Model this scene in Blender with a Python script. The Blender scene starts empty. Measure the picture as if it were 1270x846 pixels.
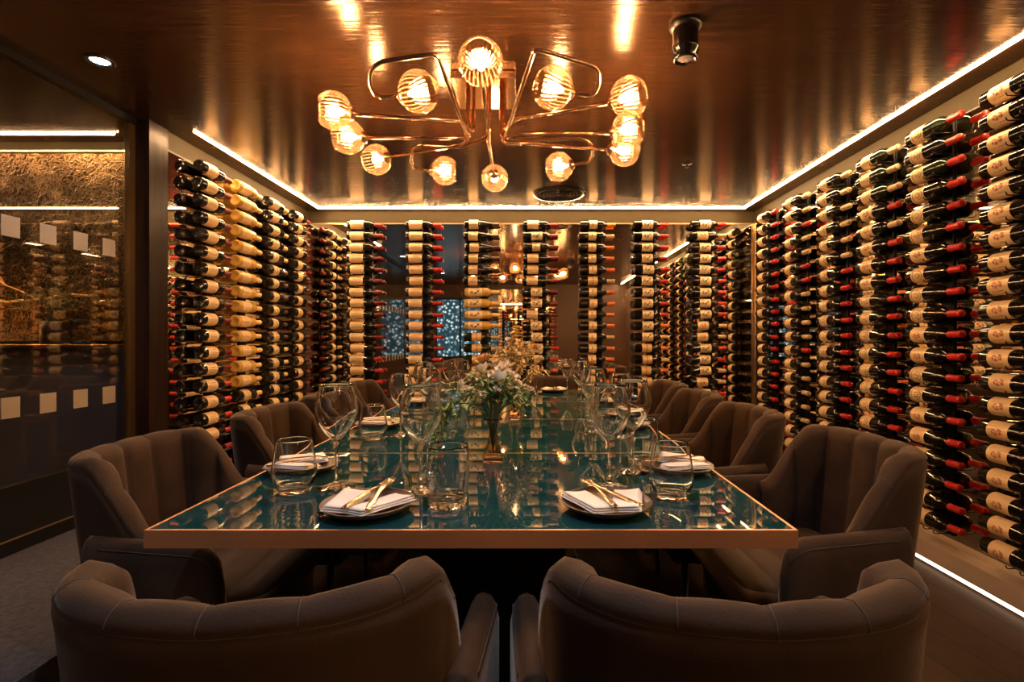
import bpy, bmesh, math, random
from mathutils import Vector, Matrix
rnd = random.Random(7)
PI = math.pi
S = bpy.context.scene
COL = S.collection

# ------------------------------------------------------------------ camera
EYE = 1.11
cam_d = bpy.data.cameras.new('camera')
cam_d.lens = 18; cam_d.sensor_width = 36; cam_d.sensor_fit = 'HORIZONTAL'
cam_d.shift_x = -0.0189; cam_d.shift_y = -0.0016; cam_d.clip_start = 0.02
cam = bpy.data.objects.new('camera', cam_d); COL.objects.link(cam)
cam.location = (0, 0, EYE); cam.rotation_euler = (PI/2, 0, 0)
S.camera = cam
# ------------------------------------------------------------------ light / exposure settings
S.view_settings.view_transform = 'Standard'
S.view_settings.look = 'None'
S.view_settings.gamma = 1.0
S.view_settings.use_curve_mapping = False
S.view_settings.exposure = 1.8
W = bpy.data.worlds.new('world'); S.world = W; W.use_nodes = True
W.node_tree.nodes['Background'].inputs[0].default_value = (0.02, 0.03, 0.045, 1)
W.node_tree.nodes['Background'].inputs[1].default_value = 0.3
BULB = 150.0          # globe bulb emission
LED = 78.0            # ceiling led strip emission
LED_BASE = 1.5       # floor led strip emission
WINDOW = .42          # cold evening window behind the camera
WARM = (1.0, 0.60, 0.31)
LEDC = (1.0, 0.57, 0.26)
S.cycles.max_bounces = 14
S.cycles.glossy_bounces = 6
S.cycles.transmission_bounces = 10
S.cycles.transparent_max_bounces = 16
S.cycles.sample_clamp_indirect = 6.0
S.cycles.caustics_reflective = True
S.cycles.caustics_refractive = True
S.cycles.blur_glossy = 0.3

# ------------------------------------------------------------------ materials
def mat(name, base=(.5,.5,.5), rough=.5, metal=0.0, **kw):
    m = bpy.data.materials.new(name); m.use_nodes = True
    p = m.node_tree.nodes['Principled BSDF']
    p.inputs['Base Color'].default_value = (*base, 1)
    p.inputs['Roughness'].default_value = rough
    p.inputs['Metallic'].default_value = metal
    for k, v in kw.items():
        k = k.replace('_', ' ')
        p.inputs[k].default_value = (*v, 1) if isinstance(v, tuple) else v
    return m
def nd(m, t, **kw):
    n = m.node_tree.nodes.new(t)
    for k, v in kw.items(): setattr(n, k, v)
    return n
def ln(m, a, b): m.node_tree.links.new(a, b)
def noise_into(m, scale=(1,1,1), c1=(0,0,0), c2=(1,1,1), detail=4, nscale=5, lo=.35, hi=.65, bump=0.0, bscale=None, coord='Object', rough=None):
    p = m.node_tree.nodes['Principled BSDF']
    tc = nd(m, 'ShaderNodeTexCoord'); mp = nd(m, 'ShaderNodeMapping'); mp.inputs['Scale'].default_value = scale
    no = nd(m, 'ShaderNodeTexNoise'); no.inputs['Scale'].default_value = nscale; no.inputs['Detail'].default_value = detail
    ln(m, tc.outputs[coord], mp.inputs[0]); ln(m, mp.outputs[0], no.inputs['Vector'])
    cr = nd(m, 'ShaderNodeValToRGB')
    cr.color_ramp.elements[0].position = lo; cr.color_ramp.elements[1].position = hi
    cr.color_ramp.elements[0].color = (*c1, 1); cr.color_ramp.elements[1].color = (*c2, 1)
    ln(m, no.outputs[0], cr.inputs[0]); ln(m, cr.outputs[0], p.inputs['Base Color'])
    if bump:
        b = nd(m, 'ShaderNodeBump'); b.inputs['Strength'].default_value = bump; b.inputs['Distance'].default_value = .01
        src = no.outputs[0]
        if bscale:
            n2 = nd(m, 'ShaderNodeTexNoise'); n2.inputs['Scale'].default_value = bscale; n2.inputs['Detail'].default_value = 3
            ln(m, mp.outputs[0], n2.inputs['Vector']); src = n2.outputs[0]
        ln(m, src, b.inputs['Height']); ln(m, b.outputs[0], p.inputs['Normal'])
    return p
def emis(name, col, s):
    m = bpy.data.materials.new(name); m.use_nodes = True
    nt = m.node_tree; nt.nodes.remove(nt.nodes['Principled BSDF'])
    e = nt.nodes.new('ShaderNodeEmission'); e.inputs[0].default_value = (*col, 1); e.inputs[1].default_value = s
    nt.links.new(e.outputs[0], nt.nodes['Material Output'].inputs[0]); return m
def pane_mat(name, tint, f0, gcol=(1,1,1), rough=0.0, transl=0.0, tcol=(1,1,1), ribs=0):
    """thin sheet of glass: clear straight through, mirror by fresnel"""
    m = bpy.data.materials.new(name); m.use_nodes = True
    nt = m.node_tree; nt.nodes.remove(nt.nodes['Principled BSDF'])
    tr = nt.nodes.new('ShaderNodeBsdfTransparent'); tr.inputs[0].default_value = (*tint, 1)
    gl = nt.nodes.new('ShaderNodeBsdfGlossy'); gl.inputs['Color'].default_value = (*gcol, 1); gl.inputs['Roughness'].default_value = rough
    lw = nt.nodes.new('ShaderNodeLayerWeight'); lw.inputs[0].default_value = .5
    pw = nt.nodes.new('ShaderNodeMath'); pw.operation = 'POWER'; pw.inputs[1].default_value = 5; nt.links.new(lw.outputs['Facing'], pw.inputs[0])
    fr = nt.nodes.new('ShaderNodeMath'); fr.operation = 'MULTIPLY_ADD'; fr.inputs[1].default_value = 1-f0; fr.inputs[2].default_value = f0; nt.links.new(pw.outputs[0], fr.inputs[0])
    mx = nt.nodes.new('ShaderNodeMixShader'); base = tr.outputs[0]
    if transl:
        tl = nt.nodes.new('ShaderNodeBsdfTranslucent'); tl.inputs[0].default_value = (*tcol, 1)
        m2 = nt.nodes.new('ShaderNodeMixShader'); m2.inputs[0].default_value = transl
        nt.links.new(tr.outputs[0], m2.inputs[1]); nt.links.new(tl.outputs[0], m2.inputs[2]); base = m2.outputs[0]
        if ribs:      # moulded ribs scatter more light on their crests
            tc = nt.nodes.new('ShaderNodeTexCoord'); sp_ = nt.nodes.new('ShaderNodeSeparateXYZ'); nt.links.new(tc.outputs['Object'], sp_.inputs[0])
            def mt(op, a, b=0.0):
                n = nt.nodes.new('ShaderNodeMath'); n.operation = op
                for i_, x_ in enumerate((a, b)):
                    if isinstance(x_, (int, float)): n.inputs[i_].default_value = x_
                    else: nt.links.new(x_, n.inputs[i_])
                return n.outputs[0]
            an = mt('ARCTAN2', sp_.outputs[1], sp_.outputs[0]); cs = mt('COSINE', mt('MULTIPLY', an, float(ribs)))
            nt.links.new(mt('MULTIPLY', mt('POWER', mt('ADD', mt('MULTIPLY', cs, .5), .5), 4.0), transl), m2.inputs[0])
    nt.links.new(fr.outputs[0], mx.inputs[0]); nt.links.new(base, mx.inputs[1]); nt.links.new(gl.outputs[0], mx.inputs[2])
    nt.links.new(mx.outputs[0], nt.nodes['Material Output'].inputs[0]); return m

M = {}
# dark lacquered ceiling with a combed copper-brown glaze
c = mat('ceiling_lacquer', (.05,.03,.018), .2, 0.0)
noise_into(c, (1.2, 14, 1), (.022,.010,.005), (.050,.022,.010), nscale=3, lo=.3, hi=.7)
cp = c.node_tree.nodes['Principled BSDF']; cp.inputs['Roughness'].default_value = .17; cp.inputs['IOR'].default_value = 1.55
cp.inputs['Specular Tint'].default_value = (.85,.58,.38,1)
tc = nd(c,'ShaderNodeTexCoord'); mp = nd(c,'ShaderNodeMapping'); mp.inputs['Scale'].default_value=(2.0,30,1)
n1 = nd(c,'ShaderNodeTexNoise'); n1.inputs['Scale'].default_value=1.6; n1.inputs['Detail'].default_value=4; n1.inputs['Distortion'].default_value=.6
b = nd(c,'ShaderNodeBump'); b.inputs['Strength'].default_value=.35; b.inputs['Distance'].default_value=.004
ln(c,tc.outputs['Object'],mp.inputs[0]); ln(c,mp.outputs[0],n1.inputs['Vector']); ln(c,n1.outputs[0],b.inputs['Height']); ln(c,b.outputs[0],cp.inputs['Normal'])
M['ceiling'] = c
M['olive'] = mat('olive_paint', (.026,.020,.009), .6, Specular_IOR_Level=.08)
M['dark_wall'] = mat('dark_wall_paint', (.075,.034,.018), .4)
M['post'] = mat('dark_stained_wood', (.045,.022,.014), .35)
noise_into(M['post'], (8,8,.7), (.010,.005,.0035), (.020,.010,.007), nscale=4)
M['post'].node_tree.nodes['Principled BSDF'].inputs['Specular IOR Level'].default_value = .12
M['black'] = mat('black_satin', (.006,.006,.007), .3)
M['blackmetal'] = mat('black_metal', (.012,.011,.010), .35, .6)
M['mirror'] = mat('mirror_tinted', (.86,.80,.70), .0, 1.0)
M['gold_trim'] = mat('brass_trim', (.75,.5,.24), .3, 1.0)
M['copper'] = mat('copper_tube', (.80,.50,.30), .2, 1.0)
M['ledge'] = mat('ledge_laminate', (.42,.34,.28), .4)
M['led'] = emis('led_strip_light', LEDC, LED)
M['led_base'] = emis('led_base_light', (1.0,.72,.46), LED_BASE)
M['led_next'] = emis('led_next_room', LEDC, 34)
M['bulb'] = emis('bulb_glow', WARM, BULB)
M['globe'] = pane_mat('ribbed_globe_glass', (1,.90,.76), .05, (1,.85,.65), .05, .05, (1,.66,.38), ribs=30)
M['pane'] = pane_mat('partition_glass', (.90,.90,.88), .085)
M['downlight'] = emis('downlight_lamp', (1,.93,.85), 22)
# carpet
M['carpet'] = mat('grey_carpet', (.03,.03,.035), .95)
noise_into(M['carpet'], (1,1,1), (.035,.032,.036), (.062,.058,.064), nscale=60, bump=.6, bscale=260)
# timber floor: boards along Y
f = mat('timber_floor', (.1,.05,.03), .6, Specular_IOR_Level=.15)
p = f.node_tree.nodes['Principled BSDF']
tc = nd(f,'ShaderNodeTexCoord'); mp = nd(f,'ShaderNodeMapping'); mp.inputs['Rotation'].default_value=(0,0,PI/2-.12)
br = nd(f,'ShaderNodeTexBrick'); br.inputs['Scale'].default_value=1; br.inputs['Brick Width'].default_value=1.4; br.inputs['Row Height'].default_value=.16
br.inputs['Mortar Size'].default_value=.003; br.inputs['Color1'].default_value=(.030,.016,.010,1); br.inputs['Color2'].default_value=(.060,.034,.020,1); br.inputs['Mortar'].default_value=(.01,.006,.004,1)
ns = nd(f,'ShaderNodeTexNoise'); ns.inputs['Scale'].default_value=9; ns.inputs['Detail'].default_value=6
mx = nd(f,'ShaderNodeMixRGB', blend_type='MULTIPLY'); mx.inputs[0].default_value=.6
ln(f,tc.outputs['Object'],mp.inputs[0]); ln(f,mp.outputs[0],br.inputs['Vector']); ln(f,mp.outputs[0],ns.inputs['Vector'])
ln(f,br.outputs['Color'],mx.inputs[1]); ln(f,ns.outputs[0],mx.inputs[2]); ln(f,mx.outputs[0],p.inputs['Base Color'])
M['timber'] = f
# velvet
v = mat('velvet', (.05,.042,.04), .75, Sheen_Weight=.28, Sheen_Roughness=.3, Sheen_Tint=(.8,.62,.5))
noise_into(v, (1,1,1), (.024,.0135,.008), (.044,.025,.015), nscale=7, bump=.12, bscale=300)
v.node_tree.nodes['Principled BSDF'].inputs['Specular IOR Level'].default_value = .15
M['velvet'] = v
M['stitch'] = mat('seam_thread', (.05,.040,.034), .85)
# table
t = mat('teal_glass_top', (.012,.085,.075), .02, IOR=2.2)
noise_into(t, (1,1,1), (.005,.036,.042), (.008,.048,.054), nscale=2.5)
M['teal'] = t
M['bronze'] = mat('bronze_edge', (.58,.27,.115), .38, .55)
M['plate'] = mat('brown_stoneware', (.07,.042,.03), .35)
noise_into(M['plate'], (1,1,1), (.05,.03,.022), (.10,.062,.042), nscale=30)
M['linen'] = mat('linen', (.80,.74,.68), .8)
noise_into(M['linen'], (1,1,1), (.76,.70,.64), (.84,.79,.73), nscale=12, bump=.2, bscale=400)
M['cutlery'] = mat('cutlery_steel', (.85,.68,.5), .15, 1.0)
g = bpy.data.materials.new('stemware_glass'); g.use_nodes = True
p = g.node_tree.nodes['Principled BSDF']
p.inputs['Transmission Weight'].default_value = 1; p.inputs['Roughness'].default_value = 0; p.inputs['IOR'].default_value = 1.48
p.inputs['Base Color'].default_value = (1,1,1,1)
M['glass'] = g
M['amber_glass'] = mat('amber_glass', (.95,.72,.55), .02, Transmission_Weight=1.0, IOR=1.45)
# bottles
M['b_black'] = mat('bottle_black_glass', (.006,.005,.004), .06, IOR=1.6)
M['b_green'] = mat('bottle_green_glass', (.010,.016,.005), .06, IOR=1.6)
M['b_gold'] = mat('bottle_white_wine', (.72,.46,.12), .05, IOR=1.5, Transmission_Weight=.35)
for k, cc, r in (('red',(.42,.018,.014),.35),('wine',(.14,.010,.010),.35),('orange',(.62,.16,.045),.35),('cream',(.50,.36,.20),.4),('brown',(.07,.035,.02),.35),('gold',(.7,.48,.2),.3)):
    M['c_'+k] = mat('capsule_'+k, cc, r)

def label_mat(kind, paper, ink, ink2=None):
    """paper label with printed lines; u runs along the bottle, v around it"""
    m = mat('label_'+kind, paper, .6); p = m.node_tree.nodes['Principled BSDF']
    uv = nd(m,'ShaderNodeUVMap'); sep = nd(m,'ShaderNodeSeparateXYZ'); ln(m, uv.outputs[0], sep.inputs[0])
    u, v = sep.outputs[0], sep.outputs[1]
    def mth(op, a, b=None, c=None):
        n = nd(m,'ShaderNodeMath', operation=op)
        for i, x in enumerate((a,b,c)):
            if x is None: continue
            if isinstance(x,(int,float)): n.inputs[i].default_value = x
            else: ln(m, x, n.inputs[i])
        return n.outputs[0]
    def band(x, c, w): return mth('LESS_THAN', mth('ABSOLUTE', mth('SUBTRACT', x, c)), w)
    def AND(a,b): return mth('MULTIPLY', a, b)
    def OR(a,b): return mth('MAXIMUM', a, b)
    no = nd(m,'ShaderNodeTexNoise'); ln(m, uv.outputs[0], no.inputs['Vector']); no.inputs['Scale'].default_value = 18; no.inputs['Detail'].default_value = 1
    nz = mth('GREATER_THAN', no.outputs[0], .46)
    text = AND(AND(OR(OR(band(v,.64,.035), band(v,.50,.018)), OR(band(v,.42,.018), band(v,.33,.018))), band(u,.5,.36)), nz)
    frame = None; mask2 = None
    r = mth('SQRT', mth('ADD', mth('POWER', mth('SUBTRACT', u,.5),2), mth('POWER', mth('MULTIPLY', mth('SUBTRACT', v,.5),1.5),2)))
    if kind == 'figure':
        n2 = nd(m,'ShaderNodeTexNoise'); ln(m, uv.outputs[0], n2.inputs['Vector']); n2.inputs['Scale'].default_value = 7; n2.inputs['Detail'].default_value = 2
        blob = AND(mth('LESS_THAN', r, .27), mth('LESS_THAN', mth('ABSOLUTE', mth('SUBTRACT', n2.outputs[0], .5)), .045))
        mask = OR(blob, AND(AND(band(v,.2,.02), band(u,.5,.3)), nz))
        n3 = nd(m,'ShaderNodeTexNoise'); ln(m, uv.outputs[0], n3.inputs['Vector']); n3.inputs['Scale'].default_value = 5
        mask2 = AND(mth('LESS_THAN', r, .24), mth('GREATER_THAN', n3.outputs[0], .52))
    elif kind == 'arcs':
        mask = OR(AND(mth('LESS_THAN', mth('ABSOLUTE', mth('SUBTRACT', r,.20)), .045), mth('GREATER_THAN', u, .36)), AND(band(u,.14,.04), band(v,.5,.45)))
        mask = OR(mask, AND(mth('LESS_THAN', mth('ABSOLUTE', mth('SUBTRACT', r,.38)), .04), mth('GREATER_THAN', u, .5)))
    elif kind == 'diagonal':
        d = mth('SUBTRACT', mth('SUBTRACT', u,.60), mth('MULTIPLY', mth('SUBTRACT', v,.5), .9))
        mask = AND(mth('LESS_THAN', mth('ABSOLUTE', mth('ADD', d, mth('MULTIPLY', mth('SINE', mth('MULTIPLY', v, 30)), .05))), .08), band(v,.5,.22))
        mask = OR(mask, AND(AND(band(u,.25,.1), band(v,.5,.16)), nz))
    elif kind == 'mark':
        mask = OR(AND(band(u,.45,.055), band(v,.52,.17)), AND(AND(band(v,.25,.012), band(u,.5,.3)), nz))
        mask = OR(mask, AND(AND(band(v,.78,.012), band(u,.5,.3)), nz))
    elif kind == 'double':
        mask = OR(band(u,.5,.045), AND(band(v,.3,.015), nz))
    else:
        mask = text
    mask = mth('MULTIPLY', mask, .85)
    mx = nd(m,'ShaderNodeMixRGB'); mx.inputs[1].default_value=(*paper,1); mx.inputs[2].default_value=(*ink,1); ln(m, mask, mx.inputs[0])
    out = mx.outputs[0]
    if mask2 is not None:
        m2 = nd(m,'ShaderNodeMixRGB'); m2.inputs[2].default_value=(*(ink2 or ink),1); ln(m, out, m2.inputs[1]); ln(m, mask2, m2.inputs[0]); out = m2.outputs[0]
    ln(m, out, p.inputs['Base Color']); return m
PAPER = (.66,.48,.28)
M['l_text'] = label_mat('text', PAPER, (.25,.18,.10))
M['l_figure'] = label_mat('figure', (.68,.50,.29), (.12,.07,.04), (.5,.06,.03))
M['l_arcs'] = label_mat('arcs', (.64,.47,.27), (.20,.16,.07))
M['l_diagonal'] = label_mat('diagonal', (.70,.55,.35), (.04,.03,.02))
M['l_mark'] = label_mat('mark', (.68,.49,.27), (.08,.05,.03))
M['l_double'] = label_mat('double', (.64,.42,.20), (.22,.08,.03))

# ------------------------------------------------------------------ mesh helpers
def data(name, vs, fs, mats, smooth=True, uv=None, fm=None):
    me = bpy.data.meshes.new(name); me.from_pydata([tuple(v) for v in vs], [], fs)
    for m in (mats if isinstance(mats, (list, tuple)) else [mats]): me.materials.append(m)
    if smooth: me.polygons.foreach_set('use_smooth', [True]*len(me.polygons))
    if fm: me.polygons.foreach_set('material_index', fm)
    if uv:
        l = me.uv_layers.new(name='UVMap')
        for i, lp in enumerate(me.loops): l.data[i].uv = uv[lp.vertex_index]
    me.update(); return me
def link(name, me, parent=None, loc=(0,0,0), rot=(0,0,0)):
    o = bpy.data.objects.new(name, me); COL.objects.link(o); o.parent = parent
    o.location = loc; o.rotation_euler = rot; return o
def empty(name, loc, rotz=0):
    o = bpy.data.objects.new(name, None); COL.objects.link(o); o.location = loc; o.rotation_euler = (0,0,rotz)
    o.empty_display_size = .05; return o
def tag(o, label, cat, group=None, kind=None):
    o['label'] = label; o['category'] = cat
    if group: o['group'] = group
    if kind: o['kind'] = kind
    return o
def struct(o): o['kind'] = 'structure'; return o
class MB:
    def __init__(s): s.v = []; s.f = []; s.m = []; s.uv = []
    def add(s, vs, fs, mi=0, M4=None, uv=None):
        k = len(s.v)
        s.v += [tuple(M4 @ Vector(v)) for v in vs] if M4 is not None else [tuple(v) for v in vs]
        s.f += [tuple(i+k for i in f) for f in fs]; s.m += [mi]*len(fs); s.uv += uv or [(0,0)]*len(vs)
        return s
    def box(s, x0,x1,y0,y1,z0,z1, mi=0, M4=None):
        vs = [(x,y,z) for z in (z0,z1) for y in (y0,y1) for x in (x0,x1)]
        fs = [(0,2,3,1),(4,5,7,6),(0,1,5,4),(2,6,7,3),(0,4,6,2),(1,3,7,5)]
        return s.add(vs, fs, mi, M4)
    def data(s, name, mats, smooth=True, uv=False): return data(name, s.v, s.f, mats, smooth, s.uv if uv else None, s.m)
def lathe(prof, n=24, axis='z', a0=0, a1=2*PI, fn=None):
    """profile of (r, h); poles closed by r=0"""
    full = abs(a1-a0-2*PI) < 1e-6; vs = []; fs = []; rings = []
    for r, h in prof:
        if r < 1e-7: rings.append([len(vs)]); vs.append((0,0,h)); continue
        ring = []
        for i in range(n if full else n+1):
            a = a0+(a1-a0)*i/n; rr = r*(fn(a,h) if fn else 1); ring.append(len(vs)); vs.append((rr*math.cos(a), rr*math.sin(a), h))
        rings.append(ring)
    for A, B in zip(rings, rings[1:]):
        k = max(len(A), len(B)); m = k if full else k-1
        for i in range(m):
            j = (i+1) % k
            if len(A) == 1 and len(B) == 1: continue
            if len(A) == 1: fs.append((A[0], B[j], B[i]))
            elif len(B) == 1: fs.append((A[i], A[j], B[0]))
            else: fs.append((A[i], A[j], B[j], B[i]))
    if axis == 'x': vs = [(h, y, -x) for x, y, h in vs]    # axis along +x, angle 0 points down -z
    return vs, fs
def tube(pts, r, n=8, closed=False, cap=True):
    P = [Vector(p) for p in pts]; N = len(P); vs = []; fs = []
    up = None
    for i in range(N):
        d = (P[(i+1)%N]-P[i-1]) if (closed or 0<i<N-1) else (P[1]-P[0] if i==0 else P[-1]-P[-2])
        d.normalize()
        if up is None: up = d.orthogonal().normalized()
        up = (up - d*up.dot(d)).normalized(); s = d.cross(up)
        rr = r[i] if isinstance(r,(list,tuple)) else r
        for k in range(n):
            a = 2*PI*k/n; vs.append(P[i]+up*(rr*math.cos(a))+s*(rr*math.sin(a)))
    for i in range(N if closed else N-1):
        j = (i+1)%N
        for k in range(n): l=(k+1)%n; fs.append((i*n+k, i*n+l, j*n+l, j*n+k))
    if cap and not closed: fs += [tuple(range(n-1,-1,-1)), tuple(range((N-1)*n, N*n))]
    return vs, fs
def fillet(pts, r, k=6):
    P = [Vector(p) for p in pts]; out = [P[0]]
    for a, b_, c_ in zip(P, P[1:], P[2:]):
        d1 = (a-b_); d2 = (c_-b_); q = min(r, d1.length*.45, d2.length*.45)
        s = b_+d1.normalized()*q; e = b_+d2.normalized()*q
        for i in range(k+1):
            t = i/k; out.append(s*(1-t)**2 + b_*2*t*(1-t) + e*t*t)
    out.append(P[-1]); return out
def rbox(name, x0,x1,y0,y1,z0,z1, r, mats, seg=3, parent=None, loc=(0,0,0)):
    bm = bmesh.new(); bmesh.ops.create_cube(bm, size=1)
    for v in bm.verts: v.co = (x0+(v.co.x+.5)*(x1-x0), y0+(v.co.y+.5)*(y1-y0), z0+(v.co.z+.5)*(z1-z0))
    if r: bmesh.ops.bevel(bm, geom=bm.edges[:], offset=r, segments=seg, profile=.5, affect='EDGES')
    me = bpy.data.meshes.new(name); bm.to_mesh(me); bm.free(); me.materials.append(mats)
    if r >= .008:
        me.polygons.foreach_set('use_smooth', [True]*len(me.polygons))
    return link(name, me, parent, loc)
def cr(pts, t):
    """catmull-rom through pts, t in 0..1"""
    n = len(pts)-1; x = min(max(t,0),1)*n; i = min(int(x), n-1); f = x-i
    p = [Vector(pts[max(0,min(n,i+k))]) for k in (-1,0,1,2)]
    return .5*((2*p[1])+(-p[0]+p[2])*f+(2*p[0]-5*p[1]+4*p[2]-p[3])*f*f+(-p[0]+3*p[1]-3*p[2]+p[3])*f**3)

# ------------------------------------------------------------------ the room
HW, YB, YR, CZ, MT, MB0 = 2.02, 4.65, -1.6, 2.274, 2.157, .115
XL = -2.10            # glass partition plane
YP = 2.84             # where the left mirror wall starts
def sbox(name, *a, m): 
    b = MB().box(*a); return struct(link(name, b.data(name, m, smooth=False)))
sbox('floor', -5.2, 2.1, -1.7, 4.75, -.06, 0, m=M['timber'])
sbox('ceiling', -5.2, 2.1, -1.7, 4.75, CZ, CZ+.08, m=M['ceiling'])
sbox('wall_back', XL, 2.1, YB+.012, YB+.1, 0, CZ, m=M['olive'])
sbox('wall_right', HW+.012, 2.12, YR, YB+.012, 0, CZ, m=M['olive'])
sbox('wall_left', XL-.02, -HW-.012, YP, YB+.012, 0, CZ, m=M['olive'])
sbox('wall_front', -5.2, 2.1, YR-.1, YR, 0, CZ, m=M['dark_wall'])
sbox('wall_side', -5.3, -5.2, -1.7, 4.75, 0, CZ, m=M['dark_wall'])
def mirror(name, x0,x1,y0,y1,z0,z1, label):
    o = rbox(name, x0,x1,y0,y1,z0,z1, 0, M['mirror']); return tag(o, label, 'mirror')
mirror('wall_mirror', -HW-.0, HW, YB, YB+.012, MB0, MT, 'wide tinted mirror covering the back wall behind the bottle columns')
mirror('wall_mirror', HW, HW+.012, YR+.01, YB, MB0, MT, 'long tinted mirror on the right wall behind the red-capped bottles')
mirror('wall_mirror', -HW-.012, -HW, YP, YB, MB0, MT, 'tinted mirror on the short left wall behind the bottle columns')
# slim shadow-gap trim where mirror meets painted band
sbox('trim_1', -HW, HW, YB-.004, YB+.012, MT, MT+.008, m=M['gold_trim'])
sbox('trim_2', HW-.004, HW+.012, YR, YB-.004, MT, MT+.006, m=M['black'])
sbox('trim_3', -HW-.012, -HW+.004, YP, YB-.004, MT, MT+.006, m=M['black'])
sbox('trim_4', HW-.014, HW-.001, YB-.016, YB-.005, MB0, MT, m=M['gold_trim'])
# ledge at the foot of the mirrors, light under it
sbox('baseboard_right', HW-.075, HW+.012, YR, YB, .03, MB0, m=M['ledge'])
sbox('baseboard_back', -HW, HW-.076, YB-.075, YB+.012, .03, MB0, m=M['ledge'])
sbox('baseboard_left', -HW-.012, -HW+.075, YP, YB-.076, .03, MB0, m=M['ledge'])
def strip(pts_box, m, label):
    b = MB().box(*pts_box); return tag(link('led_strip', b.data('led_strip', m, smooth=False)), label, 'light strip', 'recessed light strips')
LX, LY = 1.881, 4.534
strip((HW-.074, HW-.066, YR+.05, YB-.08, .012, .026), M['led_base'], 'warm light strip under the ledge along the foot of the right wall')
strip((-HW+.1, HW-.09, YB-.073, YB-.065, .012, .026), M['led_base'], 'warm light strip under the ledge along the foot of the back wall')
strip((-HW+.066, -HW+.074, YP+.02, YB-.08, .012, .026), M['led_base'], 'warm light strip under the ledge along the foot of the left wall')
strip((-LX-.006, LX+.006, LY-.006, LY+.006, CZ-.006, CZ+.002), M['led'], 'glowing light strip in the ceiling along the back wall')
strip((LX-.006, LX+.006, YR+.2, LY-.007, CZ-.006, CZ+.002), M['led'], 'glowing light strip in the ceiling along the right wall')
strip((-LX-.006, -LX+.006, 2.86, LY-.007, CZ-.006, CZ+.002), M['led'], 'short glowing light strip in the ceiling along the left wall')
# glass partition on the left
sbox('trim_5', XL-.02, -HW+.005, 2.70, YP, 0, CZ-.001, m=M['post'])
sbox('trim_6', XL-.02, XL+.02, YR, 2.70, CZ-.035, CZ-.001, m=M['black'])
STEP = .245
sbox('trim_7', XL-.03, XL+.012, YR, 2.699, STEP, .52, m=M['black'])
sbox('trim_8', XL+.0125, XL+.018, YR, 2.699, .303, .308, m=M['gold_trim'])
sbox('trim_9', XL-.012, XL+.012, 2.66, 2.699, .521, CZ-.036, m=M['gold_trim'])
win = struct(rbox('window_1', XL-.004, XL+.004, YR, 2.66, .52, CZ-.036, 0, M['pane']))
fro = mat('frosted_film', (.24,.20,.15), .6)
for zc in (1.565, .835):
    for k in range(12):
        yc = 2.70-.16*k
        if yc < -1.4: break
        q = rbox('frosted_square', XL+.0045, XL+.0055, yc-.038, yc+.038, zc-.042, zc+.042, 0, fro, parent=win)
# carpeted platform by the partition
sbox('floor_platform', XL-.03, -1.30, YR, 2.699, 0.001, STEP, m=M['carpet'])
# wall behind the camera: panel, mirror and a cold lit window (seen in the back mirror)
mirror('wall_mirror', -.95, .52, YR+.001, YR+.012, MB0, CZ-.1, 'mirror on the wall behind the viewer, seen only as a reflection')
wn = bpy.data.materials.new('evening_window'); wn.use_nodes = True
nt = wn.node_tree; nt.nodes.remove(nt.nodes['Principled BSDF'])
tc = nt.nodes.new('ShaderNodeTexCoord'); vo = nt.nodes.new('ShaderNodeTexVoronoi'); vo.inputs['Scale'].default_value = 14
ra = nt.nodes.new('ShaderNodeValToRGB'); ra.color_ramp.elements[0].position = .12; ra.color_ramp.elements[0].color = (1,1,1,1)
ra.color_ramp.elements[1].position = .55; ra.color_ramp.elements[1].color = (.02,.05,.07,1)
e_ = ra.color_ramp.elements.new(.30); e_.color = (.15,.28,.36,1)
em = nt.nodes.new('ShaderNodeEmission'); em.inputs[1].default_value = WINDOW
nt.links.new(tc.outputs['Object'], vo.inputs['Vector']); nt.links.new(vo.outputs['Distance'], ra.inputs[0]); nt.links.new(ra.outputs[0], em.inputs[0])
nt.links.new(em.outputs[0], nt.nodes['Material Output'].inputs[0])
w2 = struct(rbox('window_2', -2.0, -1.02, YR+.001, YR+.02, .75, 1.95, 0, wn))
w2f = MB()
for x0,x1,z0,z1 in ((-2.03,-1.0,.70,.75),(-2.03,-1.0,1.95,2.0),(-2.03,-2.0,.7,2.0),(-1.02,-.97,.7,2.0),(-1.53,-1.49,.7,2.0)):
    w2f.box(x0,x1,YR+.001,YR+.045,z0,z1)
link('window_frame', w2f.data('window_frame', M['black'], False), w2)

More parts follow.
